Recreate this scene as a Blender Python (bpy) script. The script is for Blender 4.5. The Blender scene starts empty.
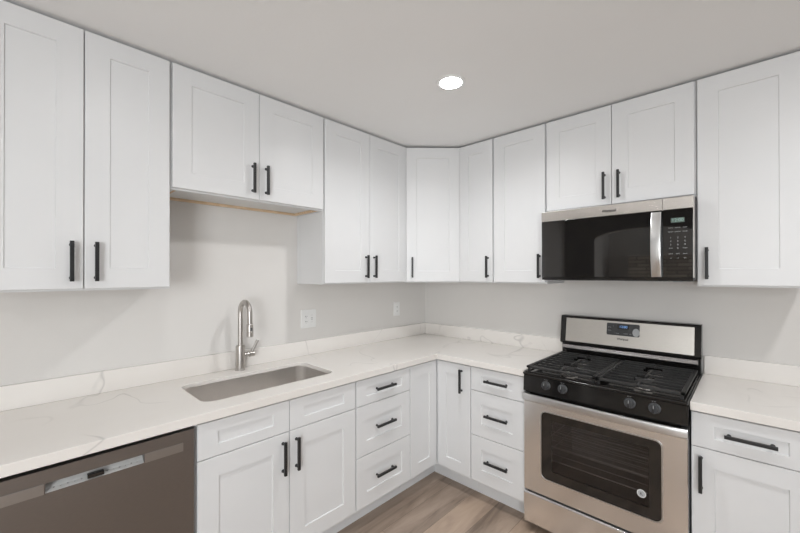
import bpy, bmesh, math, random
from mathutils import Vector, Matrix
random.seed(7)
C = bpy.context.scene.collection
sc = bpy.context.scene
PI = math.pi
CEIL = 2.472

# ------------------------------------------------------------------ camera, light, exposure
cam_d = bpy.data.cameras.new('camera'); cam = bpy.data.objects.new('camera', cam_d); C.objects.link(cam)
cam_d.sensor_width = 36; cam_d.lens = 366.4375 / 800 * 36; cam_d.shift_y = (272.6869 - 266.5) / 800
cam_d.clip_start = 0.05
yaw, pitch, roll = 0.7619, 0.004, -0.0013
F = Vector((-math.sin(yaw) * math.cos(pitch), math.cos(yaw) * math.cos(pitch), math.sin(pitch)))
R = Vector((math.cos(yaw), math.sin(yaw), 0)); U = R.cross(F)
R2 = R * math.cos(roll) + U * math.sin(roll); U2 = -R * math.sin(roll) + U * math.cos(roll)
M = Matrix((R2, U2, -F)).transposed().to_4x4(); M.translation = Vector((2.2463, -2.7015, 1.4767))
cam.matrix_world = M
sc.camera = cam

sc.view_settings.view_transform = 'Standard'
sc.view_settings.look = 'None'
sc.view_settings.gamma = 1
sc.view_settings.use_curve_mapping = False
sc.view_settings.exposure = -0.09

LAMPS = (40, 40, 20, 150, 50, 20)   # glow of each ceiling downlight lens
SPOTS = (60, 10, 3, 26, 5, 3)   # watts of each downlight's beam
WORLD = 0.1
W_RIGHT, W_FRONT, W_HALL = 1.0, 48.0, 120.0   # added fill lights set in the unseen windows (watts)
world = bpy.data.worlds.new('World'); sc.world = world; world.use_nodes = True
world.node_tree.nodes['Background'].inputs[0].default_value = (0.75, 0.85, 1, 1)
world.node_tree.nodes['Background'].inputs[1].default_value = WORLD

def fill_panel(name, loc, rot, w, h, power, col=(0.94, 0.975, 1.0)):  # area light added as fill, placed in an unseen window opening
    d = bpy.data.lights.new(name, 'AREA'); d.shape = 'RECTANGLE'; d.size = w; d.size_y = h
    d.energy = power; d.color = col
    o = bpy.data.objects.new(name, d); C.objects.link(o); o.location = loc; o.rotation_euler = rot
    return o
fill_panel('window_daylight_right', (4.96, -2.3, 1.35), (0, PI / 2, 0), 1.9, 2.6, W_RIGHT)
fill_panel('window_daylight_front', (3.35, -4.41, 1.35), (PI / 2, 0, 0), 2.2, 1.9, W_FRONT)
fill_panel('window_daylight_hall', (4.96, -5.8, 1.35), (0, PI / 2, 0), 1.8, 1.6, W_HALL)  # added to brighten the hall mirrored in the microwave glass

# ------------------------------------------------------------------ materials
def mat(name, col, rough=0.5, metal=0.0, spec=0.5, **kw):
    m = bpy.data.materials.new(name); m.use_nodes = True
    b = m.node_tree.nodes['Principled BSDF']
    b.inputs['Base Color'].default_value = (*col, 1)
    b.inputs['Roughness'].default_value = rough
    b.inputs['Metallic'].default_value = metal
    b.inputs['Specular IOR Level'].default_value = spec
    for k, v in kw.items(): b.inputs[k.replace('_', ' ')].default_value = v
    return m
def nn(m, t, **kw):
    n = m.node_tree.nodes.new(t)
    for k, v in kw.items(): setattr(n, k, v)
    return n
def lk(m, a, b): m.node_tree.links.new(a, b)
def ramp(m, stops):
    r = nn(m, 'ShaderNodeValToRGB'); e = r.color_ramp.elements
    while len(e) < len(stops): e.new(0.5)
    for i, (p, c) in enumerate(stops):
        e[i].position = p; e[i].color = (*c, 1) if len(c) == 3 else c
    return r
def noisy(m, c1, c2, scale, detail=3, bump=0.0, bscale=None, stretch=None, coord='Object', bdist=0.001):
    b = m.node_tree.nodes['Principled BSDF']
    tc = nn(m, 'ShaderNodeTexCoord'); mp = nn(m, 'ShaderNodeMapping')
    lk(m, tc.outputs[coord], mp.inputs[0])
    if stretch: mp.inputs['Scale'].default_value = stretch
    n = nn(m, 'ShaderNodeTexNoise'); n.inputs['Scale'].default_value = scale; n.inputs['Detail'].default_value = detail
    lk(m, mp.outputs[0], n.inputs['Vector'])
    r = ramp(m, [(0.35, c1), (0.65, c2)]); lk(m, n.outputs['Fac'], r.inputs[0]); lk(m, r.outputs[0], b.inputs['Base Color'])
    if bump:
        n2 = nn(m, 'ShaderNodeTexNoise'); n2.inputs['Scale'].default_value = bscale or scale; n2.inputs['Detail'].default_value = 2
        lk(m, mp.outputs[0], n2.inputs['Vector'])
        bp = nn(m, 'ShaderNodeBump'); bp.inputs['Strength'].default_value = bump; bp.inputs['Distance'].default_value = bdist
        lk(m, n2.outputs['Fac'], bp.inputs['Height']); lk(m, bp.outputs[0], b.inputs['Normal'])
    return m
M_CAB = noisy(mat('cabinet_white_paint', (.8, .8, .8), 0.38), (.725, .73, .735), (.745, .747, .75), 3)
M_CABIN = noisy(mat('cabinet_white_melamine', (.8, .8, .8), 0.5), (.71, .705, .69), (.73, .725, .71), 3)
M_WOOD = noisy(mat('raw_maple', (.7, .5, .3), 0.6), (.62, .44, .27), (.78, .60, .42), 14, stretch=(1, 8, 8))
M_WALL = noisy(mat('warm_grey_wall_paint', (.6, .6, .6), 0.8, spec=.3), (.725, .705, .68), (.74, .72, .695), 2, bump=.25, bscale=90)
M_DARKREFL = noisy(mat('charcoal_wall_paint', (.06, .06, .06), 0.7, spec=.2), (.055, .055, .055), (.065, .065, .065), 2)  # unseen wall darkened so the microwave glass mirrors dark around the arch
M_CEIL = noisy(mat('ceiling_paint', (.7, .7, .7), 0.9, spec=.2), (.92, .92, .915), (.93, .93, .925), 2, bump=.3, bscale=70)
M_BLACK = noisy(mat('matte_black_metal', (.015, .015, .016), 0.38), (.012, .012, .013), (.02, .02, .021), 30)
M_BLKGL = noisy(mat('black_enamel_gloss', (.012, .011, .011), 0.12), (.010, .009, .009), (.014, .013, .012), 20)
M_GLASSBLK = noisy(mat('black_glass', (.010, .009, .009), 0.03, spec=.85), (.010, .009, .009), (.012, .011, .010), 10)
M_IRON = noisy(mat('cast_iron', (.03, .03, .03), 0.5), (.016, .016, .016), (.026, .026, .026), 80, bump=.3, bscale=300)
M_KNOB = noisy(mat('charcoal_plastic', (.05, .052, .055), 0.4), (.045, .047, .05), (.06, .062, .065), 40)
def steel(name, c1, c2, rough, stretch, aniso=0.5, bump=.012):
    m = mat(name, c1, rough, 1.0)
    noisy(m, c1, c2, 60, stretch=stretch, bump=bump, bscale=120)
    m.node_tree.nodes['Principled BSDF'].inputs['Anisotropic'].default_value = aniso
    return m
M_STEEL = steel('brushed_stainless', (.74, .70, .655), (.79, .75, .705), 0.27, (1, 20, 20))
M_STEELV = steel('brushed_stainless_vertical_grain', (.92, .93, .94), (.96, .96, .96), 0.24, (20, 20, 1))
M_STEELB = steel('polished_handle_steel', (.66, .66, .66), (.70, .70, .70), 0.30, (1, 20, 20))
M_CONSOLE = steel('console_stainless', (.56, .535, .50), (.60, .575, .54), 0.36, (1, 20, 20))
M_DWTRIM = steel('dishwasher_trim_steel', (.44, .44, .445), (.47, .47, .475), 0.33, (1, 20, 20))
M_DARKST = steel('dishwasher_stainless', (.29, .28, .278), (.31, .30, .298), 0.33, (1, 20, 20))
M_SINK = steel('sink_stainless', (.86, .835, .81), (.91, .885, .86), 0.30, (1, 12, 12))
M_NICKEL = steel('brushed_nickel', (.50, .475, .45), (.54, .515, .49), 0.33, (12, 12, 1), 0, 0)
M_POCKET = noisy(mat('pale_grey_plastic', (.6, .6, .6), .35), (.60, .60, .59), (.66, .66, .65), 60)
M_PLATE = noisy(mat('white_plastic', (.82, .82, .8), 0.35), (.80, .80, .79), (.83, .83, .82), 10)
M_SLOT = mat('dark_slot', (.05, .05, .05), 0.6)
M_GREYPL = noisy(mat('grey_plastic', (.10, .10, .10), 0.4), (.09, .09, .092), (.12, .12, .122), 30)
M_SLOTK = mat('black_print', (.012, .012, .012), .5)
M_PRINT = mat('pale_print', (.45, .46, .47), 0.5)
M_DPRINT = mat('dark_print', (.06, .06, .06), 0.5)
def emis(name, col, s):
    m = mat(name, (.02, .02, .02), .3); b = m.node_tree.nodes['Principled BSDF']
    b.inputs['Emission Color'].default_value = (*col, 1); b.inputs['Emission Strength'].default_value = s
    return m
M_LCDB = emis('blue_digits', (.25, .5, 1), .9)
M_LCDG = emis('green_lcd', (.30, .46, .38), .25)
M_LCDD = mat('dark_digits', (.35, .5, .45), .5)

def quartz():
    m = mat('white_quartz', (.78, .76, .74), 0.22)
    b = m.node_tree.nodes['Principled BSDF']
    tc = nn(m, 'ShaderNodeTexCoord'); mp = nn(m, 'ShaderNodeMapping'); mp.inputs['Rotation'].default_value = (0.3, 0.5, 0.9)
    mp.inputs['Location'].default_value = (0.7, 0.35, 0.2)
    lk(m, tc.outputs['Object'], mp.inputs[0])
    def vein(scale, dist, width, mscale, lo, hi):
        n = nn(m, 'ShaderNodeTexNoise'); n.inputs['Scale'].default_value = scale; n.inputs['Detail'].default_value = 3
        n.inputs['Roughness'].default_value = .5; n.inputs['Distortion'].default_value = dist
        lk(m, mp.outputs[0], n.inputs['Vector'])
        s = nn(m, 'ShaderNodeMath', operation='SUBTRACT'); s.inputs[1].default_value = .5; lk(m, n.outputs['Fac'], s.inputs[0])
        a = nn(m, 'ShaderNodeMath', operation='ABSOLUTE'); lk(m, s.outputs[0], a.inputs[0])
        r = ramp(m, [(0, (1, 1, 1)), (width, (0, 0, 0))]); lk(m, a.outputs[0], r.inputs[0])
        k = nn(m, 'ShaderNodeTexNoise'); k.inputs['Scale'].default_value = mscale; k.inputs['Detail'].default_value = 2
        lk(m, mp.outputs[0], k.inputs['Vector'])
        r2 = ramp(m, [(lo, (0, 0, 0)), (hi, (1, 1, 1))]); lk(m, k.outputs['Fac'], r2.inputs[0])
        x = nn(m, 'ShaderNodeMath', operation='MULTIPLY'); lk(m, r.outputs[0], x.inputs[0]); lk(m, r2.outputs[0], x.inputs[1])
        return x.outputs[0]
    v1 = vein(1.25, .6, .006, 2.2, .47, .60); v2 = vein(1.1, 1.3, .05, 1.6, .48, .7)
    base = nn(m, 'ShaderNodeTexNoise'); base.inputs['Scale'].default_value = 2.5; base.inputs['Detail'].default_value = 4
    lk(m, mp.outputs[0], base.inputs['Vector'])
    rb = ramp(m, [(.35, (.82, .79, .755)), (.7, (.79, .755, .715))]); lk(m, base.outputs['Fac'], rb.inputs[0])
    def mixc(fac, k, a, col):
        q = nn(m, 'ShaderNodeMath', operation='MULTIPLY'); q.inputs[1].default_value = k; lk(m, fac, q.inputs[0])
        mx = nn(m, 'ShaderNodeMix', data_type='RGBA'); lk(m, q.outputs[0], mx.inputs[0]); lk(m, a, mx.inputs[6]); mx.inputs[7].default_value = (*col, 1)
        return mx.outputs[2]
    c = mixc(v2, .10, rb.outputs[0], (.62, .60, .58)); c = mixc(v1, .42, c, (.36, .345, .335))
    lk(m, c, b.inputs['Base Color'])
    return m
M_QUARTZ = quartz()

def floor_mat():
    m = mat('oak_look_plank', (.4, .3, .25), 0.42)
    b = m.node_tree.nodes['Principled BSDF']
    tc = nn(m, 'ShaderNodeTexCoord'); mp = nn(m, 'ShaderNodeMapping')
    mp.inputs['Rotation'].default_value = (0, 0, PI / 2)
    mp.inputs['Location'].default_value = (0.745, -0.0, 0)
    lk(m, tc.outputs['Object'], mp.inputs[0])
    br = nn(m, 'ShaderNodeTexBrick'); br.offset = .37; br.inputs['Scale'].default_value = 1
    br.inputs['Brick Width'].default_value = 1.22; br.inputs['Row Height'].default_value = .178
    br.inputs['Mortar Size'].default_value = .0012; br.inputs['Mortar Smooth'].default_value = .2; br.inputs['Bias'].default_value = 0
    br.inputs['Color1'].default_value = (0, 0, 0, 1); br.inputs['Color2'].default_value = (1, 1, 1, 1); br.inputs['Mortar'].default_value = (.5, .5, .5, 1)
    lk(m, mp.outputs[0], br.inputs['Vector'])
    # grain, offset per plank
    add = nn(m, 'ShaderNodeVectorMath', operation='MULTIPLY_ADD'); add.inputs[1].default_value = (7.3, 4.1, 0)
    lk(m, br.outputs['Color'], add.inputs[0]); lk(m, mp.outputs[0], add.inputs[2])
    st = nn(m, 'ShaderNodeMapping'); st.inputs['Scale'].default_value = (1.0, 6, 1); lk(m, add.outputs[0], st.inputs[0])
    n = nn(m, 'ShaderNodeTexNoise'); n.inputs['Scale'].default_value = 1.7; n.inputs['Detail'].default_value = 6; n.inputs['Distortion'].default_value = .6
    n.inputs['Roughness'].default_value = .6
    lk(m, st.outputs[0], n.inputs['Vector'])
    r = ramp(m, [(.30, (.19, .142, .108)), (.42, (.31, .238, .185)), (.58, (.42, .325, .255)), (.8, (.50, .395, .315))])
    lk(m, n.outputs['Fac'], r.inputs[0])
    tone = ramp(m, [(0, (.86, .86, .87)), (.5, (1, .98, .96)), (1, (1.1, 1.05, 1.0))]); lk(m, br.outputs['Color'], tone.inputs[0])
    mx = nn(m, 'ShaderNodeMix', data_type='RGBA', blend_type='MULTIPLY'); mx.inputs[0].default_value = 1
    lk(m, r.outputs[0], mx.inputs[6]); lk(m, tone.outputs[0], mx.inputs[7])
    m2 = nn(m, 'ShaderNodeMix', data_type='RGBA'); lk(m, br.outputs['Fac'], m2.inputs[0]); lk(m, mx.outputs[2], m2.inputs[6]); m2.inputs[7].default_value = (.15, .115, .09, 1)
    lk(m, m2.outputs[2], b.inputs['Base Color'])
    bp = nn(m, 'ShaderNodeBump'); bp.inputs['Strength'].default_value = .15; bp.inputs['Distance'].default_value = .001
    lk(m, n.outputs['Fac'], bp.inputs['Height']); lk(m, bp.outputs[0], b.inputs['Normal'])
    return m
M_FLOOR = floor_mat()

def stone_mat():
    m = mat('ledge_stone', (.4, .35, .3), .8); b = m.node_tree.nodes['Principled BSDF']
    tc = nn(m, 'ShaderNodeTexCoord'); br = nn(m, 'ShaderNodeTexBrick'); br.inputs['Scale'].default_value = 1
    sep = nn(m, 'ShaderNodeSeparateXYZ'); cmb = nn(m, 'ShaderNodeCombineXYZ')
    lk(m, tc.outputs['Object'], sep.inputs[0]); lk(m, sep.outputs[0], cmb.inputs[0]); lk(m, sep.outputs[2], cmb.inputs[1])
    lk(m, cmb.outputs[0], br.inputs['Vector'])
    br.inputs['Brick Width'].default_value = .32; br.inputs['Row Height'].default_value = .07; br.inputs['Mortar Size'].default_value = .006
    br.inputs['Color1'].default_value = (.85, .77, .66, 1); br.inputs['Color2'].default_value = (.50, .44, .38, 1); br.inputs['Mortar'].default_value = (.1, .09, .08, 1)
    lk(m, br.outputs['Color'], b.inputs['Base Color'])
    return m
M_STONE = stone_mat()

def tinted():
    m = bpy.data.materials.new('tinted_oven_glass'); m.use_nodes = True; nt = m.node_tree
    nt.nodes.remove(nt.nodes['Principled BSDF']); out = nt.nodes['Material Output']
    t = nt.nodes.new('ShaderNodeBsdfTransparent'); t.inputs[0].default_value = (.72, .70, .69, 1)
    g = nt.nodes.new('ShaderNodeBsdfGlossy'); g.inputs['Roughness'].default_value = .06
    f = nt.nodes.new('ShaderNodeFresnel'); f.inputs[0].default_value = 1.5
    x = nt.nodes.new('ShaderNodeMixShader')
    lk(m, f.outputs[0], x.inputs[0]); lk(m, t.outputs[0], x.inputs[1]); lk(m, g.outputs[0], x.inputs[2]); lk(m, x.outputs[0], out.inputs[0])
    return m
M_TINT = tinted()

# ------------------------------------------------------------------ mesh helpers
def box(bm, x0, x1, y0, y1, z0, z1, bev=0.0, seg=2):
    if x1 < x0: x0, x1 = x1, x0
    if y1 < y0: y0, y1 = y1, y0
    if z1 < z0: z0, z1 = z1, z0
    r = bmesh.ops.create_cube(bm, size=1.0)
    vs = r['verts']
    for v in vs:
        v.co = Vector(((x0 + x1) / 2 + v.co.x * (x1 - x0), (y0 + y1) / 2 + v.co.y * (y1 - y0), (z0 + z1) / 2 + v.co.z * (z1 - z0)))
    if bev:
        es = list({e for v in vs for e in v.link_edges})
        bmesh.ops.bevel(bm, geom=es, offset=bev, segments=seg, affect='EDGES', profile=.5)
def cyl(bm, c, r, h, axis='z', seg=32, r2=None, bev=0):
    """cylinder whose base centre is c, running +axis for h"""
    r2 = r if r2 is None else r2
    rings = [(0, r), (h, r2)]
    if bev: rings = [(0, r - bev), (bev, r), (h - bev, r2), (h, r2 - bev)]
    lathe(bm, c, rings, axis, seg)
def lathe(bm, c, prof, axis='z', seg=32):
    """prof: (height, radius) pairs along axis, closed both ends"""
    c = Vector(c); loops = []
    def P(h, r, a):
        u, v = r * math.cos(a), r * math.sin(a)
        return c + {'z': Vector((u, v, h)), 'x': Vector((h, u, v)), 'y': Vector((v, h, u)), '-y': Vector((u, -h, v))}[axis]
    for h, r in prof:
        loops.append([bm.verts.new(P(h, max(r, 1e-5), 2 * PI * i / seg)) for i in range(seg)])
    fs = []
    for a, b in zip(loops, loops[1:]):
        for i in range(seg):
            fs.append(bm.faces.new((a[i], a[(i + 1) % seg], b[(i + 1) % seg], b[i])))
    fs.append(bm.faces.new(list(reversed(loops[0])))); fs.append(bm.faces.new(loops[-1]))
    return fs
def tube(bm, pts, r, seg=16, closed=False):
    pts = [Vector(p) for p in pts]; n = len(pts); loops = []
    rs = r if isinstance(r, (list, tuple)) else [r] * n
    up = None
    for i, p in enumerate(pts):
        if closed: t = (pts[(i + 1) % n] - pts[i - 1]).normalized()
        else: t = (pts[min(i + 1, n - 1)] - pts[max(i - 1, 0)]).normalized()
        if up is None:
            up = Vector((0, 0, 1)) if abs(t.z) < .9 else Vector((0, 1, 0))
        s = t.cross(up).normalized(); up = s.cross(t).normalized()
        loops.append([bm.verts.new(p + rs[i] * (s * math.cos(2 * PI * k / seg) + up * math.sin(2 * PI * k / seg))) for k in range(seg)])
    pr = list(zip(loops, loops[1:])) + ([(loops[-1], loops[0])] if closed else [])
    for a, b in pr:
        for k in range(seg): bm.faces.new((a[k], a[(k + 1) % seg], b[(k + 1) % seg], b[k]))
    if not closed:
        bm.faces.new(list(reversed(loops[0]))); bm.faces.new(loops[-1])
def rrect(x0, x1, z0, z1, r, k=8):
    pts = []
    for cx, cz, a0 in ((x1 - r, z1 - r, 0), (x0 + r, z1 - r, PI / 2), (x0 + r, z0 + r, PI), (x1 - r, z0 + r, 3 * PI / 2)):
        for i in range(k + 1):
            a = a0 + PI / 2 * i / k
            pts.append((cx + r * math.cos(a), cz + r * math.sin(a)))
    return pts
def loops_mesh(bm, loops, cap0=True, cap1=True):
    L = [[bm.verts.new(p) for p in l] for l in loops]; n = len(L[0])
    for a, b in zip(L, L[1:]):
        for i in range(n): bm.faces.new((a[i], a[(i + 1) % n], b[(i + 1) % n], b[i]))
    if cap0: bm.faces.new(list(reversed(L[0])))
    if cap1: bm.faces.new(L[-1])
    return L
def ring_plate(bm, outer, inner, y0, y1, ch=.0015):
    """plate in XZ from y0 (back) to y1 (front, smaller y) with a hole"""
    def ins(pts, d):
        cx = sum(p[0] for p in pts) / len(pts); cz = sum(p[1] for p in pts) / len(pts)
        return [(p[0] - math.copysign(d, p[0] - cx), p[1] - math.copysign(d, p[1] - cz)) for p in pts]
    L = [[(x, y0, z) for x, z in outer], [(x, y1 + ch, z) for x, z in outer], [(x, y1, z) for x, z in ins(outer, ch)],
         [(x, y1, z) for x, z in ins(inner, -ch)], [(x, y1 + ch, z) for x, z in inner], [(x, y0, z) for x, z in inner]]
    V = loops_mesh(bm, L, False, False); n = len(outer)
    for i in range(n): bm.faces.new((V[5][i], V[5][(i + 1) % n], V[0][(i + 1) % n], V[0][i]))
def rplate(bm, x0, x1, z0, z1, r, y0, y1, ch=.001):
    o = rrect(x0, x1, z0, z1, r); i = rrect(x0 + ch, x1 - ch, z0 + ch, z1 - ch, max(r - ch, .0005))
    loops_mesh(bm, [[(x, y0, z) for x, z in o], [(x, y1 + ch, z) for x, z in o], [(x, y1, z) for x, z in i]])
def poly_prism(bm, pts, z0, z1):
    loops_mesh(bm, [[(x, y, z0) for x, y in pts], [(x, y, z1) for x, y in pts]])
def obj(name, bm, m, parent=None, smooth=True, bevel=0):
    bmesh.ops.recalc_face_normals(bm, faces=bm.faces)
    me = bpy.data.meshes.new(name); bm.to_mesh(me); bm.free()
    me.materials.append(m)
    if smooth:
        me.set_sharp_from_angle(angle=math.radians(35)) if hasattr(me, 'set_sharp_from_angle') else None
        for p in me.polygons: p.use_smooth = True
    o = bpy.data.objects.new(name, me); C.objects.link(o)
    if parent: o.parent = parent
    if bevel:
        b = o.modifiers.new('bevel', 'BEVEL'); b.width = bevel; b.segments = 2; b.limit_method = 'ANGLE'; b.angle_limit = math.radians(40)
    if smooth:
        wn = o.modifiers.new('weighted_normal', 'WEIGHTED_NORMAL'); wn.keep_sharp = True; wn.weight = 90
    return o
def B(): return bmesh.new()
def bx(name, m, parent, *dims, bev=.001):
    b = B(); box(b, *dims, bev=bev); return obj(name, b, m, parent)
def thing(name, label, cat, loc=(0, 0, 0), rotz=0, group=None):
    o = bpy.data.objects.new(name, None); C.objects.link(o); o.empty_display_size = .05
    o.location = loc; o.rotation_euler = (0, 0, rotz); o['label'] = label; o['category'] = cat
    if group: o['group'] = group
    return o
def tag(o, label, cat, group=None):
    o['label'] = label; o['category'] = cat
    if group: o['group'] = group
    return o
def struct(o): o['kind'] = 'structure'; return o
def text(name, s, size, m, parent, loc, width=None, ext=.0004, off=0.0, rot=(PI / 2, 0, 0)):
    """flat lettering standing in the XZ plane, facing -y, centred at loc"""
    cu = bpy.data.curves.new(name, 'FONT'); cu.body = s; cu.size = size; cu.align_x = 'CENTER'; cu.align_y = 'CENTER'; cu.extrude = ext; cu.offset = off
    t = bpy.data.objects.new(name, cu); C.objects.link(t)
    me = bpy.data.meshes.new_from_object(t, depsgraph=bpy.context.evaluated_depsgraph_get())
    bpy.data.objects.remove(t); bpy.data.curves.remove(cu)
    me.name = name; me.materials.clear(); me.materials.append(m)
    if width:
        w = max(v.co.x for v in me.vertices) - min(v.co.x for v in me.vertices)
        for v in me.vertices: v.co.x *= width / w
    o = bpy.data.objects.new(name, me); C.objects.link(o); o.parent = parent; o.location = loc; o.rotation_euler = rot
    return o

# ------------------------------------------------------------------ room shell
def wall_box(name, dims, m=M_WALL): return struct(bx(name, m, None, *dims, bev=0))
wall_box('floor', (-.1, 5.1, -7.2, .1, -.1, 0), M_FLOOR)
wall_box('ceiling', (-.1, 5.1, -7.2, .1, CEIL, CEIL + .1), M_CEIL)
wall_box('wall_back', (0, 5.1, 0, .1, 0, CEIL))
def wall_holes(name, axis, pos, thick, u0, u1, hole_pts, m=M_WALL):
    """wall in the plane axis=pos with polygonal holes, built from a filled outline"""
    b = B(); 
    def loop(pts):
        vs = [b.verts.new((u, pos, z) if axis == 'y' else (pos, u, z)) for u, z in pts]
        return [b.edges.new((vs[i], vs[(i + 1) % len(vs)])) for i in range(len(vs))]
    es = loop([(u0, 0), (u1, 0), (u1, CEIL), (u0, CEIL)])
    for h in hole_pts: es += loop(h)
    bmesh.ops.triangle_fill(b, use_beauty=True, use_dissolve=False, edges=es)
    r = bmesh.ops.extrude_face_region(b, geom=b.faces[:])
    for v in r['geom']:
        if isinstance(v, bmesh.types.BMVert): v.co[1 if axis == 'y' else 0] += thick
    return struct(obj(name, b, m, smooth=False))
def rect(u0, u1, z0, z1): return [(u0, z0), (u1, z0), (u1, z1), (u0, z1)]
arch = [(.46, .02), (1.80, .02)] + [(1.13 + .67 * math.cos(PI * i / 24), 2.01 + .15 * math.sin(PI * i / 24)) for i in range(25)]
wall_holes('wall_front', 'y', -4.45, -.12, 0, 5.0, [arch, rect(2.25, 4.45, .4, 2.3)], M_DARKREFL)
wall_box('wall_left', (-.1, 0, -7.2, .1, 0, CEIL))
wall_holes('wall_right', 'x', 5.0, .1, -7.2, 0, [rect(-3.6, -1.0, .4, 2.3), rect(-6.6, -5.0, .45, 2.25)])
wall_box('wall_hall', (0, 5.0, -7.2, -7.1, 0, CEIL))
def window(n, axis, pos, u0, u1, z0, z1, split=2):  # out-of-view window, put in to hold a fill light
    r = thing('window_%d' % n, 'white framed window', 'window'); del r['label']; del r['category']; struct(r)
    b = B(); f = .05; d = .05
    def bb(a0, a1, c0, c1):
        if axis == 'y': box(b, a0, a1, pos - d, pos, c0, c1, .003)
        else: box(b, pos, pos + d, a0, a1, c0, c1, .003)
    bb(u0, u1, z0, z0 + f); bb(u0, u1, z1 - f, z1)
    for k in range(split + 1):
        c = u0 + (u1 - u0 - f) * k / split; bb(c, c + f, z0, z1)
    obj('window_frame', b, M_PLATE, r)
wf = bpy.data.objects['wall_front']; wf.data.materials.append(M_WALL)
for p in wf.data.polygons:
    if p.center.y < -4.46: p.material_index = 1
window(1, 'x', 5.03, -3.6, -1.0, .4, 2.3); window(2, 'y', -4.49, 2.25, 4.45, .4, 2.3); window(3, 'x', 5.03, -6.6, -5.0, .45, 2.25)
sp = thing('stone_fireplace', 'stacked ledge stone fireplace seen faintly in the microwave glass', 'fireplace', (.95, -6.72, 0))
bx('stone_body', M_STONE, sp, -.47, .65, -.37, .12, .1, 1.82, bev=.01)
bx('hearth', M_STONE, sp, -.6, .75, -.37, .42, 0, .1, bev=.01)
bx('mantel', M_QUARTZ, sp, -.5, .68, -.37, .15, 1.82, 1.86, bev=.006)

# ------------------------------------------------------------------ cabinet parts (front faces local -y)
DT = .02
def shaker(parent, x0, x1, z0, z1, yb, fr=.083, frz=None, name='door', t=DT, rc=.0065):
    """door or drawer front whose back sits at y=yb"""
    frz = frz or fr; c = .0018; s = .0025; yf = yb - t
    def L(ix, iz, y): return [(x0 + ix, y, z0 + iz), (x1 - ix, y, z0 + iz), (x1 - ix, y, z1 - iz), (x0 + ix, y, z1 - iz)]
    b = B()
    loops_mesh(b, [L(0, 0, yb), L(0, 0, yf + c), L(c, c, yf), L(fr, frz, yf), L(fr + s, frz + s, yf + rc)])
    return obj(name, b, M_CAB, parent, smooth=False)
HL = .158
def handle(parent, cx, cz, yf, vert=True, length=HL, name='handle'):
    b = B(); h = length / 2; w = .0066; p = .033
    if vert:
        box(b, cx - w, cx + w, yf - p, yf - p + .012, cz - h, cz + h, .0012)
        for s in (-1, 1): lathe(b, (cx, yf, cz + s * (h - .014)), [(0, .0075), (.003, .0075), (.005, .0052), (p - .006, .0052)], '-y', 16)
    else:
        box(b, cx - h, cx + h, yf - p, yf - p + .012, cz - w, cz + w, .0012)
        for s in (-1, 1): lathe(b, (cx + s * (h - .014), yf, cz), [(0, .0075), (.003, .0075), (.005, .0052), (p - .006, .0052)], '-y', 16)
    return obj(name, b, M_BLACK, parent)
G = .0016
UD, ZT, ZB = .303, 2.463, 1.412
def upper(name, label, loc, rot, w, zb, doors, cat='cabinet', zt=ZT):
    """doors: (fraction0, fraction1, handle side or None)"""
    t = thing(name, label, cat, (loc[0], loc[1], zb), rot); H = zt - zb
    b = B(); p = .018; e = .0008
    box(b, e, p, -UD, -.001, 0, H); box(b, w - p, w - e, -UD, -.001, 0, H); box(b, p, w - p, -UD, -.001, H - p, H)
    box(b, p, w - p, -.009, -.001, 0, H - p)
    box(b, p, w - p, -UD, -UD + .019, 0, .02); box(b, p, w - p, -UD, -UD + .019, H - .05, H - p)
    obj('cabinet_body', b, M_CAB, t, smooth=False)
    bx('bottom_panel', M_CABIN, t, p, w - p, -UD + .019, -.009, .015, .027, bev=0)
    if zb > 1.6:
        b = B(); box(b, p, w - p, -.022, -.0095, .0002, .0145); box(b, p, p + .012, -UD + .02, -.022, .0002, .0145); box(b, w - p - .012, w - p, -UD + .02, -.022, .0002, .0145)
        obj('mounting_rail', b, M_WOOD, t, smooth=False)['label'] = 'unpainted wood mounting rail'
    for f0, f1, hs in doors:
        a0, a1 = (.006 if f0 == 0 else f0 * w + G), (w - .006 if f1 == 1 else f1 * w - G)
        d = shaker(t, a0, a1, .008, H - .006, -UD, .080, rc=.005)
        if hs:
            cx = a1 - .036 if hs == 'r' else a0 + .036
            handle(d, cx, .006 + .032 + HL / 2, -UD - DT)
    return t
A = .6095; Y24 = -A - .7612; YS = Y24 - .8385; YL = YS - .6096
upper('wall_cabinet', 'tall white two-door upper cabinet at far left, above the dishwasher', (0, YL), PI / 2, .6096, ZB, [(0, .5, 'r'), (.5, 1, 'l')])
upper('wall_cabinet', 'short white two-door upper cabinet mounted high over the sink and faucet', (0, YS), PI / 2, .8385, 1.8726, [(0, .5, 'r'), (.5, 1, 'l')])
upper('wall_cabinet', 'tall white two-door upper cabinet over the wall outlets, right of the short sink cabinet', (0, Y24), PI / 2, .7612, ZB, [(0, .5, 'r'), (.5, 1, 'l')])
X1 = A + .2974; X2 = X1 + .3821; X3 = X2 + .762; X4 = X3 + .381
upper('wall_cabinet', 'narrowest white single-door upper cabinet, just right of the angled corner cabinet', (A, 0), 0, .2974, ZB, [(0, 1, 'r')])
upper('wall_cabinet', 'tall white single-door upper cabinet touching the left side of the microwave', (X1, 0), 0, .3821, ZB, [(0, 1, 'r')])
upper('wall_cabinet', 'short white two-door upper cabinet directly above the microwave', (X2, 0), 0, .762, 1.8726, [(0, .5, 'r'), (.5, 1, 'l')])
upper('wall_cabinet', 'tall white single-door upper cabinet right of the microwave, at the photo edge', (X3, 0), 0, .381, ZB, [(0, 1, 'l')])
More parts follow.
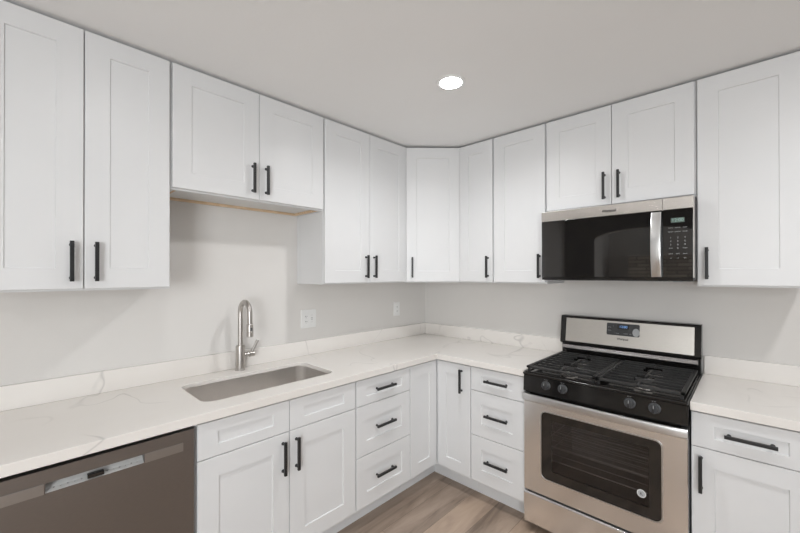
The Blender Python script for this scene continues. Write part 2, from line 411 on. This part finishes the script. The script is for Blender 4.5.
# angled corner wall cabinet
t = thing('corner_wall_cabinet', 'white angled upper cabinet set diagonally across the room corner', 'cabinet', (0, 0, ZB))
b = B(); e = .001
poly_prism(b, [(e, -e), (A - e, -e), (A - e, -UD), (UD, -A + e), (e, -A + e)], 0, ZT - ZB)
obj('cabinet_body', b, M_CAB, t, smooth=False)
dl = math.hypot(A - UD, A - UD); piv = thing('tmp', '', '')  # pivot for the diagonal door
bpy.data.objects.remove(piv)
d = shaker(t, .010, dl - .010, .008, ZT - ZB - .006, 0, .080, rc=.005)
d.location = (UD, -A + e, 0); d.rotation_euler = (0, 0, PI / 4)
handle(d, .056, .038 + HL / 2, -DT)

# ------------------------------------------------------------------ base cabinets
BD, TK, BZ, BT = .615, .534, .115, .876
DB, DTOP, SEAM1, SEAM2 = .134, .868, .7185, .428
def base_body(t, w, sides=(True, True)):
    b = B(); e = .0008; p = .018
    box(b, e, p, -BD, -.001, BZ, BT); box(b, w - p, w - e, -BD, -.001, BZ, BT)
    box(b, p, w - p, -BD, -.001, BZ, BZ + p); box(b, p, w - p, -.01, -.001, BZ + p, BT)
    box(b, p, w - p, -BD, -BD + .019, BT - .03, BT); box(b, p, w - p, -BD, -BD + .019, SEAM1 - .02, SEAM1 + .02)
    obj('cabinet_body', b, M_CAB, t, smooth=False)
    bx('toe_kick', M_CAB, t, e, w - e, -TK, -TK + .015, 0, BZ, bev=0)
YC = -.9154; YD = YC - .4581; YK = YD - .8269
# 3-drawer bases
def drawer_base(label, loc, rot, w):
    t = thing('drawer_base_cabinet', label, 'cabinet', (*loc, 0), rot); base_body(t, w)
    for z0, z1, frz in ((SEAM1 + G, DTOP, .047), (SEAM2 + G, SEAM1 - G, .08), (DB, SEAM2 - G, .08)):
        d = shaker(t, .004, w - .004, z0, z1, -BD, .076, frz, 'drawer')
        handle(d, w / 2, (z0 + z1) / 2, -BD - DT + .009, False)
drawer_base('white three-drawer base cabinet between the sink cabinet and the inside corner', (0, YD), PI / 2, .4581)
XR = X2 + .002
drawer_base('white three-drawer base cabinet touching the left side of the gas range', (.9137, 0), 0, XR - .9137 - .001)
# sink base
t = thing('sink_base_cabinet', 'wide white base cabinet under the sink with two false fronts and two doors', 'cabinet', (0, YK, 0), PI / 2)
w = .8269; base_body(t, w)
for a0, a1, s in ((.005, w / 2 - G, 'r'), (w / 2 + G, w - .004, 'l')):
    shaker(t, a0, a1, SEAM1 + G, DTOP, -BD, .080, .047, 'false_drawer_front')
    d = shaker(t, a0, a1, DB, SEAM1 - G, -BD, .083)
    handle(d, a1 - .034 if s == 'r' else a0 + .034, SEAM1 - .034 - HL / 2, -BD - DT)
# right base
t = thing('base_cabinet', 'white base cabinet with one drawer over one door, right of the gas range', 'cabinet', (X3 + .004, 0, 0)); w = .381
base_body(t, w)
d = shaker(t, G, w - G, SEAM1 + G, DTOP, -BD, .078, .047, 'drawer'); handle(d, w / 2, (SEAM1 + DTOP) / 2, -BD - DT + .009, False)
d = shaker(t, G, w - G, DB, SEAM1 - G, -BD, .078); handle(d, .034, SEAM1 - .03 - HL / 2, -BD - DT)
# corner base (bifold)
t = thing('corner_base_cabinet', 'white inside-corner base cabinet with a folding door and one upright handle', 'cabinet')
q = .9137; b = B()
poly_prism(b, [(.001, -.001), (q - e, -.001), (q - e, -BD), (BD, -BD), (BD, YC + e), (.001, YC + e)], BZ, BT - .001)
obj('cabinet_body', b, M_CAB, t, smooth=False)
b = B(); poly_prism(b, [(TK - .015, YC + e), (TK, YC + e), (TK, -TK), (q - e, -TK), (q - e, -TK + .015), (TK - .015, -TK + .015)], 0, BZ)
obj('toe_kick', b, M_CAB, t, smooth=False)
d = shaker(t, 0, -YC - BD - DT - .004 - G, DB, DTOP, 0, .075); d.location = (BD, YC + G, 0); d.rotation_euler = (0, 0, PI / 2)
d = shaker(t, BD + DT + .004, q - G, DB, DTOP, -BD, .075); handle(d, .846, DTOP - .028 - HL / 2, -BD - DT)

# ------------------------------------------------------------------ countertops and backsplash
CT, CB, CF = .914, .8765, .6491
def slab(name, outline, hole, label):
    b = B()
    def loop(pts):
        vs = [b.verts.new((x, y, CB)) for x, y in pts]; return [b.edges.new((vs[i], vs[(i + 1) % len(vs)])) for i in range(len(vs))]
    es = loop(outline)
    if hole: es += loop(hole)
    bmesh.ops.triangle_fill(b, use_beauty=True, use_dissolve=False, edges=es)
    r = bmesh.ops.extrude_face_region(b, geom=b.faces[:])
    for v in r['geom']:
        if isinstance(v, bmesh.types.BMVert): v.co.z = CT
    bmesh.ops.dissolve_limit(b, angle_limit=.01, verts=b.verts[:], edges=b.edges[:])
    return tag(obj(name, b, M_QUARTZ, smooth=False, bevel=.002), label, 'countertop')
SX0, SX1, SY0, SY1 = .158, .521, -2.133, -1.430
hole = rrect(SX0, SX1, SY0, SY1, .055)
YE = -2.86
slab('countertop', [(.001, YE), (CF, YE), (CF, -CF), (X2, -CF), (X2, -.001), (.001, -.001)], hole,
     'L-shaped white quartz countertop with faint grey veins, holding the sink')
slab('countertop', [(X3 + .003, -CF), (X4 + .02, -CF), (X4 + .02, -.001), (X3 + .003, -.001)], None,
     'short white quartz countertop right of the gas range')
BS = 1.016
def splash(dims, label): tag(bx('backsplash', M_QUARTZ, None, *dims, bev=.0015), label, 'backsplash')
splash((.001, .020, YE, -.0005, CT + .0003, BS), 'low white quartz backsplash strip running along the wall behind the faucet')
splash((.0205, X2, -.020, -.0005, CT + .0003, BS), 'low white quartz backsplash strip between the room corner and the gas range')
splash((X3 + .008, X4 + .02, -.020, -.0005, CT + .0003, BS), 'low white quartz backsplash strip right of the gas range')
tag(bx('end_panel', M_CAB, None, .001, .62, YE + .004, YE + .022, 0, CB - .0005), 'white end panel closing the counter run beyond the dishwasher', 'panel')

# ------------------------------------------------------------------ sink
sk = thing('sink', 'rectangular undermount stainless steel sink basin sunk into the countertop', 'sink', ((SX0 + SX1) / 2, (SY0 + SY1) / 2, .69))
def sl(off, z, r, wall=0):
    hx, hy = (SX1 - SX0) / 2 + off, (SY1 - SY0) / 2 + off
    return [(x, y, z - .69) for x, y in rrect(-hx, hx, -hy, hy, r, 8)]
zt = CT - .018
b = B()
fl = .012
loops_mesh(b, [sl(-.0008, zt - .012, .0545), sl(-.0008, zt - .001, .0545), sl(-.0016, zt, .054), sl(-.0036, zt - .0015, .052), sl(-.005, .72, .052), sl(-.010, .708, .05), sl(-.022, .698, .042),
               sl(-.04, .695, .03), sl(-.05, .6945, .025)], cap0=False)
obj('basin', b, M_SINK, sk)
b = B(); lathe(b, (0, 0, .0042), [(0, .045), (.003, .045), (.004, .038), (.002, .03), (.001, .004)])
obj('drain', b, M_NICKEL, sk)

# ------------------------------------------------------------------ faucet
FX, FY = .07, -1.786
f = thing('faucet', 'brushed nickel gooseneck pull-down faucet standing behind the sink', 'faucet', (FX, FY, CT))
b = B(); lathe(b, (0, 0, 0), [(0, .030), (.004, .030), (.007, .027), (.009, .0255), (.138, .0255), (.143, .0235), (.144, .016)])
obj('faucet_base', b, M_NICKEL, f)
b = B(); ra = .0625; zc = .340; pts = [(0, 0, .14 + .02 * i) for i in range(10)] + [(0, 0, zc)]
pts += [(ra - ra * math.cos(PI * i / 20), 0, zc + ra * math.sin(PI * i / 20)) for i in range(1, 21)] + [(2 * ra + .001, 0, zc - .03), (2 * ra + .002, 0, zc - .058)]
tube(b, pts, .0140, 24); obj('spout', b, M_NICKEL, f)
b = B(); zb_ = zc - .132
lathe(b, (2 * ra + .002, 0, zb_), [(0, .014), (.002, .0185), (.028, .0190), (.030, .0175), (.032, .0190), (.070, .0180), (.074, .0150)])
obj('spray_head', b, M_NICKEL, f)
b = B(); box(b, 2 * ra + .018, 2 * ra + .0225, -.006, .006, zb_ + .036, zb_ + .054, .001); obj('spray_button', b, M_GREYPL, f)['label'] = 'dark spray button'
b = B(); lathe(b, (0, .022, .085), [(0, .014), (.030, .014), (.031, .0175), (.058, .0175), (.060, .015)], 'y', 24); obj('handle_hub', b, M_NICKEL, f)
b = B(); tube(b, [(0, .066, .090), (0, .074, .105), (0, .092, .138), (0, .106, .162)], [.0085, .0085, .008, .0085], 12); obj('lever', b, M_NICKEL, f)

M_SWITCH = mat('light_grey_plastic', (.55, .55, .54), .4)
def split_slots(b, m, parent):
    """every little box of the bmesh becomes a slot of its own"""
    b.verts.ensure_lookup_table(); co = [v.co.copy() for v in b.verts]; b.free()
    for i in range(0, len(co), 8):
        c = co[i:i + 8]; q = B()
        box(q, min(p.x for p in c), max(p.x for p in c), min(p.y for p in c), max(p.y for p in c), min(p.z for p in c), max(p.z for p in c))
        obj('slot', q, m, parent, smooth=False)
# ------------------------------------------------------------------ outlets on the left wall (front faces +x => rot 90)
t = thing('wall_outlet', 'white double-gang outlet plate on the wall right of the faucet', 'outlet', (0, -1.281, 1.165), PI / 2)
b = B(); rplate(b, -.0605, .0605, -.064, .064, .006, 0, -.006, .003); obj('cover_plate', b, M_PLATE, t)
for cx in (-.023, .023):
    b = B(); rplate(b, cx - .0165, cx + .0165, -.034, .034, .003, -.006, -.0085); r_ = obj('receptacle' if cx < 0 else 'switch', b, M_PLATE, t)
    b = B()
    if cx < 0:
        for sz in (-.018, .018):
            box(b, cx - .007, cx - .0045, -.0088, -.0084, sz - .004, sz + .004); box(b, cx + .0045, cx + .007, -.0088, -.0084, sz - .004, sz + .004)
            box(b, cx - .0015, cx + .0015, -.0088, -.0084, sz - .011, sz - .0085)
        split_slots(b, M_SLOT, r_)
    else:
        box(b, cx - .007, cx + .007, -.0092, -.0084, -.009, -.002); box(b, cx - .007, cx + .007, -.0092, -.0084, .002, .009)
        for sz in (-.024, .024):
            box(b, cx - .006, cx - .004, -.0088, -.0084, sz - .004, sz + .004); box(b, cx + .004, cx + .006, -.0088, -.0084, sz - .004, sz + .004)
        split_slots(b, M_SWITCH, r_)
t = thing('wall_outlet', 'narrow white single outlet plate on the wall near the room corner', 'outlet', (0, -.392, 1.172), PI / 2)
b = B(); rplate(b, -.037, .037, -.060, .060, .006, 0, -.006, .003); obj('cover_plate', b, M_PLATE, t)
b = B(); rplate(b, -.0165, .0165, -.034, .034, .003, -.006, -.0085); r_ = obj('receptacle', b, M_PLATE, t)
b = B()
for sz in (-.018, .018):
    box(b, -.007, -.0045, -.0088, -.0084, sz - .004, sz + .004); box(b, .0045, .007, -.0088, -.0084, sz - .004, sz + .004); box(b, -.0015, .0015, -.0088, -.0084, sz - .011, sz - .0085)
split_slots(b, M_SLOT, r_)

# ------------------------------------------------------------------ recessed lights
def downlight(x, y, label, k):
    t = thing('recessed_light', label, 'ceiling light', (x, y, CEIL), 0, 'round recessed ceiling lights')
    b = B(); lathe(b, (0, 0, -.004), [(0, .072), (.001, .076), (.0038, .077)], 'z', 48)
    # ring: lens sits just below the trim face
    obj('trim_ring', b, M_PLATE, t)
    b = B(); lathe(b, (0, 0, -.0065), [(0, .052), (.0015, .056), (.0024, .056)], 'z', 48); obj('light_lens', b, emis('lamp_diffuser', (.985, .99, 1), LAMPS[k]), t)['label'] = 'glowing white lens'
    if SPOTS[k]:
        d = bpy.data.lights.new('downlight_beam', 'SPOT'); d.energy = SPOTS[k]; d.spot_size = math.radians(164); d.spot_blend = 1.0
        d.shadow_soft_size = .05; d.color = (.985, .99, 1)
        o = bpy.data.objects.new('downlight_beam', d); C.objects.link(o); o.parent = t; o.location = (0, 0, -.012)
downlight(1.127, -1.145, 'round recessed ceiling light glowing above the inside corner of the counter', 0)
downlight(1.132, -2.36, 'round recessed ceiling light outside the view, above the sink aisle', 1)
downlight(2.75, -2.36, 'round recessed ceiling light behind the camera, right row', 2)  # this and the three below: unseen lamps added as fill
downlight(2.75, -1.15, 'round recessed ceiling light beyond the right photo edge', 3)
downlight(1.132, -3.9, 'round recessed ceiling light behind the camera, nearest the arched opening', 4)
downlight(2.75, -3.9, 'round recessed ceiling light behind the camera, nearest the front window', 5)

# ------------------------------------------------------------------ dishwasher
DY0 = YK - .006 - .600
t = thing('dishwasher', 'dark stainless steel dishwasher under the counter left of the sink cabinet', 'dishwasher', (0, DY0, 0), PI / 2)
bx('tub_body', M_GREYPL, t, .004, .596, -.57, -.03, .09, .868)
w = .600
# door front with pocket handle hole
b = B(); rz0, rz1 = .786, .820; px0, px1 = w / 2 - .132, w / 2 + .132
outer = [(.002, .105), (.598, .105), (.598, .862), (.002, .862)]
inner = [(px0, rz0), (px1, rz0), (px1, rz1), (px0, rz1)]
ring_plate(b, outer, inner, -.575, -.640, .0015); obj('door', b, M_DARKST, t, smooth=False)
# shallow light band each side of the pocket
for a0, a1 in ((.042, px0 - .001), (px1 + .001, .558)):
    bx('handle_trim', M_DWTRIM, t, a0, a1, -.6425, -.6402, rz0, rz1 - .001, bev=.0006)
# scooped pocket
b = B()
prof = [(-.640, rz0 + .0005), (-.632, rz0 + .0010), (-.618, rz0 + .006), (-.604, rz0 + .018), (-.598, rz1 - .0005)]
L0 = [(px0 + .0006, y, z) for y, z in prof] + [(px0 + .0006, -.592, rz1 - .0005), (px0 + .0006, -.592, rz0 + .0005)]
L1 = [(px1 - .0006, y, z) for x, y, z in L0]
loops_mesh(b, [L0, L1]); obj('handle_pocket', b, M_POCKET, t, smooth=False)['label'] = 'pale scooped pocket handle'
dsp = bx('display', M_GLASSBLK, t, w / 2 - .028, w / 2 + .016, -.6385, -.6195, rz0 + .0045, rz0 + .017, bev=.0008)
for k in range(14):
    if k in (6, 7): continue
    xx = px0 + .022 + k * .017
    text('control_print', '-' if k % 2 else '=', .010, M_DPRINT, t, (xx, -.626, rz0 + .0075), ext=.0002, rot=(.9, 0, 0))
bx('toe_kick', M_BLKGL, t, .004, .596, -.55, -.535, 0, .1)

# ------------------------------------------------------------------ gas range
RX = X2 + .003
t = thing('gas_range', 'stainless steel and black gas range with four knobs, between the two counters', 'stove', (RX, 0, 0))
w = X3 - RX + .001
b = B(); box(b, .002, w - .002, -.615, -.03, .04, .885, .002)
# hollow oven cavity is cut as an inner opening: build body as shell
b.free(); b = B()
cx0, cx1, cz0, cz1 = .075, w - .075, .27, .74
for d_ in ((.002, cx0, -.615, -.03, .04, .885), (cx1, w - .002, -.615, -.03, .04, .885), (cx0, cx1, -.615, -.03, .04, cz0), (cx0, cx1, -.615, -.03, cz1, .885), (cx0, cx1, -.10, -.03, cz0, cz1)): box(b, *d_)
obj('oven_body', b, M_GREYPL, t, smooth=False)
M_CAV = noisy(mat('grey_enamel', (.2, .2, .2), .5), (.42, .40, .40), (.48, .46, .46), 60)
b = B(); e2 = .001
box(b, cx0 + e2, cx1 - e2, -.105, -.1015, cz0 + e2, cz1 - e2); box(b, cx0 + e2, cx0 + .004, -.61, -.105, cz0 + e2, cz1 - e2); box(b, cx1 - .004, cx1 - e2, -.61, -.105, cz0 + e2, cz1 - e2)
box(b, cx0 + .004, cx1 - .004, -.61, -.105, cz0 + e2, cz0 + .004)
obj('oven_cavity', b, M_CAV, t, smooth=False)
for z in (.42, .50, .585):
    b = B(); tube(b, [(cx0 + .01, -.60, z), (cx1 - .01, -.60, z), (cx1 - .01, -.13, z), (cx0 + .01, -.13, z)], .0035, 8, closed=True)
    for k in range(1, 6): tube(b, [(cx0 + .01, -.60 + .078 * k, z), (cx1 - .01, -.60 + .078 * k, z)], .002, 6)
    obj('oven_rack', b, M_STEELB, t)
# door
DF = -.668
dz0, dz1 = .240, .752
door = B(); ring_plate(door, rrect(.004, w - .004, dz0, dz1, .004), rrect(.104, .664, .335, .712, .030), -.620, DF, .003)
door = obj('oven_door', door, M_STEELV, t)
door['label'] = 'stainless oven door with a dark window'
b = B(); ring_plate(b, rrect(.1045, .6635, .3355, .7115, .0295), rrect(.160, .612, .385, .668, .004), -.652, DF + .003, .001); obj('window_border', b, M_GLASSBLK, door)
b = B(); rplate(b, .1602, .6118, .3852, .6678, .004, -.659, DF + .004); obj('window_glass', b, M_TINT, door)
b = B(); ring_plate(b, rrect(.101, .667, .332, .715, .033), rrect(.107, .661, .338, .709, .027), DF + .0002, DF - .0022, .0008); obj('window_bezel', b, M_STEELB, door)
# round sticker badge
b = B(); cyl(b, (.582, DF + .0028, .442), .0185, .001, '-y', 32); bg = obj('sticker', b, M_PLATE, door); bg['label'] = 'round white sticker'
b = B(); cyl(b, (.582, DF + .0018, .442), .0155, .0003, '-y', 32); obj('sticker_ring', b, M_PRINT, bg)
text('sticker_print', 'K', .020, M_DPRINT, bg, (.5815, DF + .0012, .441))
# handle: full-width bowed bar
b = B(); n = 24; loops = []
for i in range(n + 1):
    x = .004 + (w - .008) * i / n; bow = .022 * (1 - (2 * i / n - 1) ** 2) ** .5 if 0 < i < n else 0
    yf = DF - .016 - bow
    loops.append([(x, yf + .016, .757), (x, yf + .003, .757), (x, yf, .762), (x, yf, .790), (x, yf + .004, .796), (x, yf + .016, .796)])
loops_mesh(b, loops); obj('door_handle', b, M_STEELB, door)['label'] = 'full-width bowed steel handle'
for x0 in (.006, w - .030): bx('handle_mount', M_STEELB, door, x0, x0 + .024, DF - .006, -.621, .7525, .790)
# vent gap above the door
b = B(); box(b, .004, w - .004, -.640, -.616, .7535, .803)
for k in range(44): box(b, .06 + k * .0148, .068 + k * .0148, -.643, -.640, .796, .801)
obj('door_vent', b, M_BLKGL, t, smooth=False)
# storage drawer
b = B(); n = 12; z0_, z1_ = .048, .226
pr_ = [(-.616, z0_), (-.655, z0_), (-.662, z0_ + .006), (-.668, z0_ + .09), (-.668, z1_ - .012), (-.660, z1_), (-.616, z1_)]
loops_mesh(b, [[(.004, y, z) for y, z in pr_], [(w - .004, y, z) for y, z in pr_]]); obj('storage_drawer', b, M_STEELV, t, bevel=.001)
for x in (.05, w - .05):
    for y in (-.57, -.08):
        b = B(); cyl(b, (x, y, 0), .018, .042, 'z', 16); obj('foot', b, M_GREYPL, t)
# control panel (slanted, glossy black)
pr_ = [(-.616, .803), (-.664, .803), (-.668, .808), (-.660, .893), (-.655, .897), (-.616, .897)]
b = B(); loops_mesh(b, [[(.002, y, z) for y, z in pr_], [(w - .002, y, z) for y, z in pr_]]); cp = obj('control_panel', b, M_BLKGL, t, bevel=.001)
for kx in (.132, .222, .535, .634):
    b = B(); lathe(b, (0, 0, 0), [(0, .0245), (.004, .0250), (.006, .0205), (.020, .0190), (.022, .017)], '-y', 32)
    k = obj('knob', b, M_KNOB, t); k.location = (kx, -.6640, .856); k.rotation_euler = (-.09, 0, 0)
    b = B(); box(b, -.0012, .0012, -.0314, -.0309, .002, .017); obj('knob_mark', b, M_PRINT, k, smooth=False)
    b = B(); box(b, -.0045, .0045, -.0308, -.0215, -.0180, .0180, .0012); obj('knob_grip', b, M_BLACK, k)['label'] = 'black raised grip bar'
    text('dial_print', 'HI  LO', .006, M_PRINT, cp, (kx - .002, -.6618, .886), ext=.0002)
# cooktop pan
b = B(); box(b, .0, w, -.674, -.06, .8975, .912, .0065, 4)
ct = obj('cooktop', b, M_BLKGL, t)
b = B()
for (a0, a1, b0, b1) in ((.012, w - .012, -.668, -.655), (.012, w - .012, -.10, -.09), (.012, .024, -.655, -.10), (w - .024, w - .012, -.655, -.10)):
    box(b, a0, a1, b0, b1, .912, .918, .002)
obj('cooktop_rim', b, M_BLKGL, ct)
# burners
for i, (bx_, by_, r) in enumerate(((.195, -.500, .042), (.195, -.235, .034), (.570, -.500, .046), (.570, -.235, .036))):
    b = B(); lathe(b, (bx_, by_, .9122), [(0, r * 1.25), (.006, r * 1.2), (.008, r), (.014, r)], 'z', 32); bh = obj('burner', b, M_STEEL, t); bh['label'] = 'gas burner with a black cap'
    b = B(); lathe(b, (bx_, by_, .9265), [(0, r * .92), (.004, r * .95), (.007, r * .85), (.008, r * .5)], 'z', 32); obj('burner_cap', b, M_IRON, bh)
# grates
def grate(x0, x1):
    b = B(); y0, y1 = -.652, -.105; z0_, z1_ = .934, .946; bw = .012
    box(b, x0, x1, y0, y0 + .022, z0_, z1_, .002); box(b, x0, x1, y1 - .016, y1, z0_, z1_, .002)
    box(b, x0, x0 + .018, y0, y1, z0_, z1_, .002); box(b, x1 - .018, x1, y0, y1, z0_, z1_, .002)
    cx = (x0 + x1) / 2
    n = 9
    for k in range(1, n):
        y = y0 + .012 + (y1 - y0 - .02) * k / n
        gap = .040 if k in (2, 3, 6, 7) else 0
        for a0, a1 in (((x0, cx - gap), (cx + gap, x1)) if gap else ((x0, x1),)):
            box(b, a0, a1, y - .0038, y + .0038, z0_ + .001, z1_, .001)
    for ya, yb_ in ((y0, -.545), (-.455, -.28), (-.19, y1)):
        box(b, cx - .005, cx + .005, ya, yb_, z0_ + .001, z1_ + .001, .001)
    for x in (x0 + .006, x1 - .018):
        for y in (y0 + .004, y1 - .016, (y0 + y1) / 2): box(b, x, x + .012, y, y + .012, .9122, z0_ + .002, .001)
    g_ = obj('grate', b, M_IRON, t, smooth=False)
grate(.014, w / 2 - .0015); grate(w / 2 + .0015, w - .014)
# backguard
b = B(); box(b, .004, w - .004, -.060, -.004, .886, 1.005); obj('rear_riser', b, M_BLKGL, t, smooth=False)
b = B()
pr_ = [(-.060, .962), (-.092, .966), (-.098, .974), (-.090, .994), (-.060, .998)]
loops_mesh(b, [[(.016, y, z) for y, z in pr_], [(w - .016, y, z) for y, z in pr_]]); obj('vent_rail', b, M_DARKST, t)
b = B(); pr_ = [(-.004, 1.003), (-.082, 1.003), (-.090, 1.012), (-.064, 1.180), (-.056, 1.190), (-.004, 1.190)]
loops_mesh(b, [[(0, y, z) for y, z in pr_], [(w, y, z) for y, z in pr_]]); bgd = obj('backguard', b, M_BLKGL, t, bevel=.002)
tilt = math.atan2(.026, .168)
fp = bpy.data.objects.new('console_panel', None)
bpy.data.objects.remove(fp)
b = B(); rplate(b, .036, w - .030, -.078, .080, .003, 0, -.003); cpn = obj('console_panel', b, M_CONSOLE, bgd); cpn.location = (0, -.0772, 1.096); cpn.rotation_euler = (-tilt, 0, 0); cpn['label'] = 'brushed steel console panel'
b = B(); rplate(b, .288, .468, -.008, .068, .008, -.003, -.0055); dp = obj('control_display', b, M_KNOB, t); dp.location = cpn.location; dp.rotation_euler = cpn.rotation_euler; dp['label'] = 'dark grey oven control display'
bx('screen', M_GLASSBLK, dp, .349, .412, -.0062, -.0054, .034, .060, bev=.0004)
text('screen_digits', '12:00', .020, M_LCDB, dp, (.381, -.0066, .047), ext=.0002)
b = B(); loops_mesh(b, [[(.450 + .019 * math.cos(2 * PI * i / 24), yy, .018 + .025 * math.sin(2 * PI * i / 24)) for i in range(24)] for yy in (-.0054, -.0064)]); obj('start_pad', b, M_PRINT, dp)
for xx, zz, s in ((.305, .040, 'BAKE'), (.325, .050, 'o'), (.305, .020, 'BROIL'), (.335, .004, '+'), (.350, .004, 'TIMER'), (.375, .004, '-'), (.395, .006, 'CLOCK'), (.420, .006, 'ON')):
    text('button_print', s, .007, M_PRINT, dp, (xx, -.0058, zz), ext=.0002)
text('maker_lettering', 'Whirlpool', .017, M_DPRINT, cpn, (.378, -.0034, -.030), width=.062, ext=.0003, off=.0005)

# ------------------------------------------------------------------ microwave
MX0 = X2 + .001; w = .760
mz0, mz1 = 1.438, 1.867; H = mz1 - mz0
t = thing('microwave', 'stainless and black over-the-range microwave mounted above the gas range', 'microwave', (MX0, 0, mz0))
mf = -.398
b = B(); box(b, 0, w, -.362, -.003, .008, H, .002); obj('microwave_body', b, M_GREYPL, t)
b = B(); box(b, .006, w - .006, -.37, -.01, 0, .008, .001)
for i in range(2):
    for k in range(12): box(b, .10 + i * .34 + k * .018, .11 + i * .34 + k * .018, -.30, -.16, -.002, 0)
obj('grease_filter_plate', b, M_GREYPL, t, smooth=False)
for x in (.05, w - .09): bx('cooktop_lamp', M_PRINT, t, x, x + .04, -.36, -.31, -.004, -.0001)
xs = .631
bx('door', M_GLASSBLK, t, .002, xs - .001, mf, -.363, .020, .3665, bev=.002)['label'] = 'black glass microwave door'
dr = t.children[-1] if False else [o for o in bpy.data.objects if o.parent == t and o.name.startswith('door')][-1]
bx('control_panel', M_GLASSBLK, t, xs + .001, w - .004, mf, -.363, .020, .3665, bev=.002); cpm = [o for o in bpy.data.objects if o.parent == t and o.name.startswith('control_panel')][-1]
bx('door_top_trim', M_STEEL, dr, .002, xs - .001, mf - .001, -.363, .3670, H - .003, bev=.0015)
bx('panel_top_trim', M_STEEL, cpm, xs + .001, w - .004, mf - .001, -.363, .3670, H - .003, bev=.0015)
bx('bottom_trim', M_BLKGL, t, .002, w - .004, mf + .004, -.363, .003, .0195, bev=.001)
bx('side_edge_trim', M_CONSOLE, cpm, w - .0038, w - .001, mf, -.363, .020, H - .003, bev=.0005)
# handle
b = B(); n = 20; loops = []
for i in range(n + 1):
    z = .022 + .336 * i / n; bow = .030 * (1 - (2 * i / n - 1) ** 2)
    y = mf - .012 - bow
    loops.append([(.584, y + .010, z), (.585, y + .002, z), (.590, y, z), (.622, y, z), (.627, y + .002, z), (.628, y + .010, z)])
loops_mesh(b, loops); obj('door_handle', b, M_STEELB, dr)['label'] = 'bowed vertical steel handle'
for z in (.024, .344): bx('handle_mount', M_STEELB, dr, .590, .622, mf - .012, mf - .0005, z, z + .012)
bx('screen', M_LCDG, cpm, .667, .722, mf - .0008, mf + .001, .298, .322, bev=.0003)
text('screen_digits', '12:00', .022, M_LCDD, cpm, (.6945, mf - .0011, .310), ext=.0002)
rows = [(.272, ('COOK', 'POWER', 'TIMER')), (.252, ('REHEAT', 'DEFROST', 'CLOCK')), (.222, ('1', '2', '3')), (.204, ('4', '5', '6')), (.186, ('7', '8', '9')), (.168, ('STOP', '0', 'START')), (.140, ('LIGHT', 'VENT', 'MENU')), (.118, ('HI', 'LO', 'OFF'))]
for z, cols in rows:
    for k, s in enumerate(cols):
        text('button_print', s, .011 if len(s) == 1 else .0062, M_PRINT, cpm, (.666 + k * .029, mf - .0003, z), ext=.0002)
text('maker_lettering', 'Whirlpool', .021, M_SLOTK, dr, (.384, mf - .0014, .3935), width=.070, ext=.0003, off=.0007)
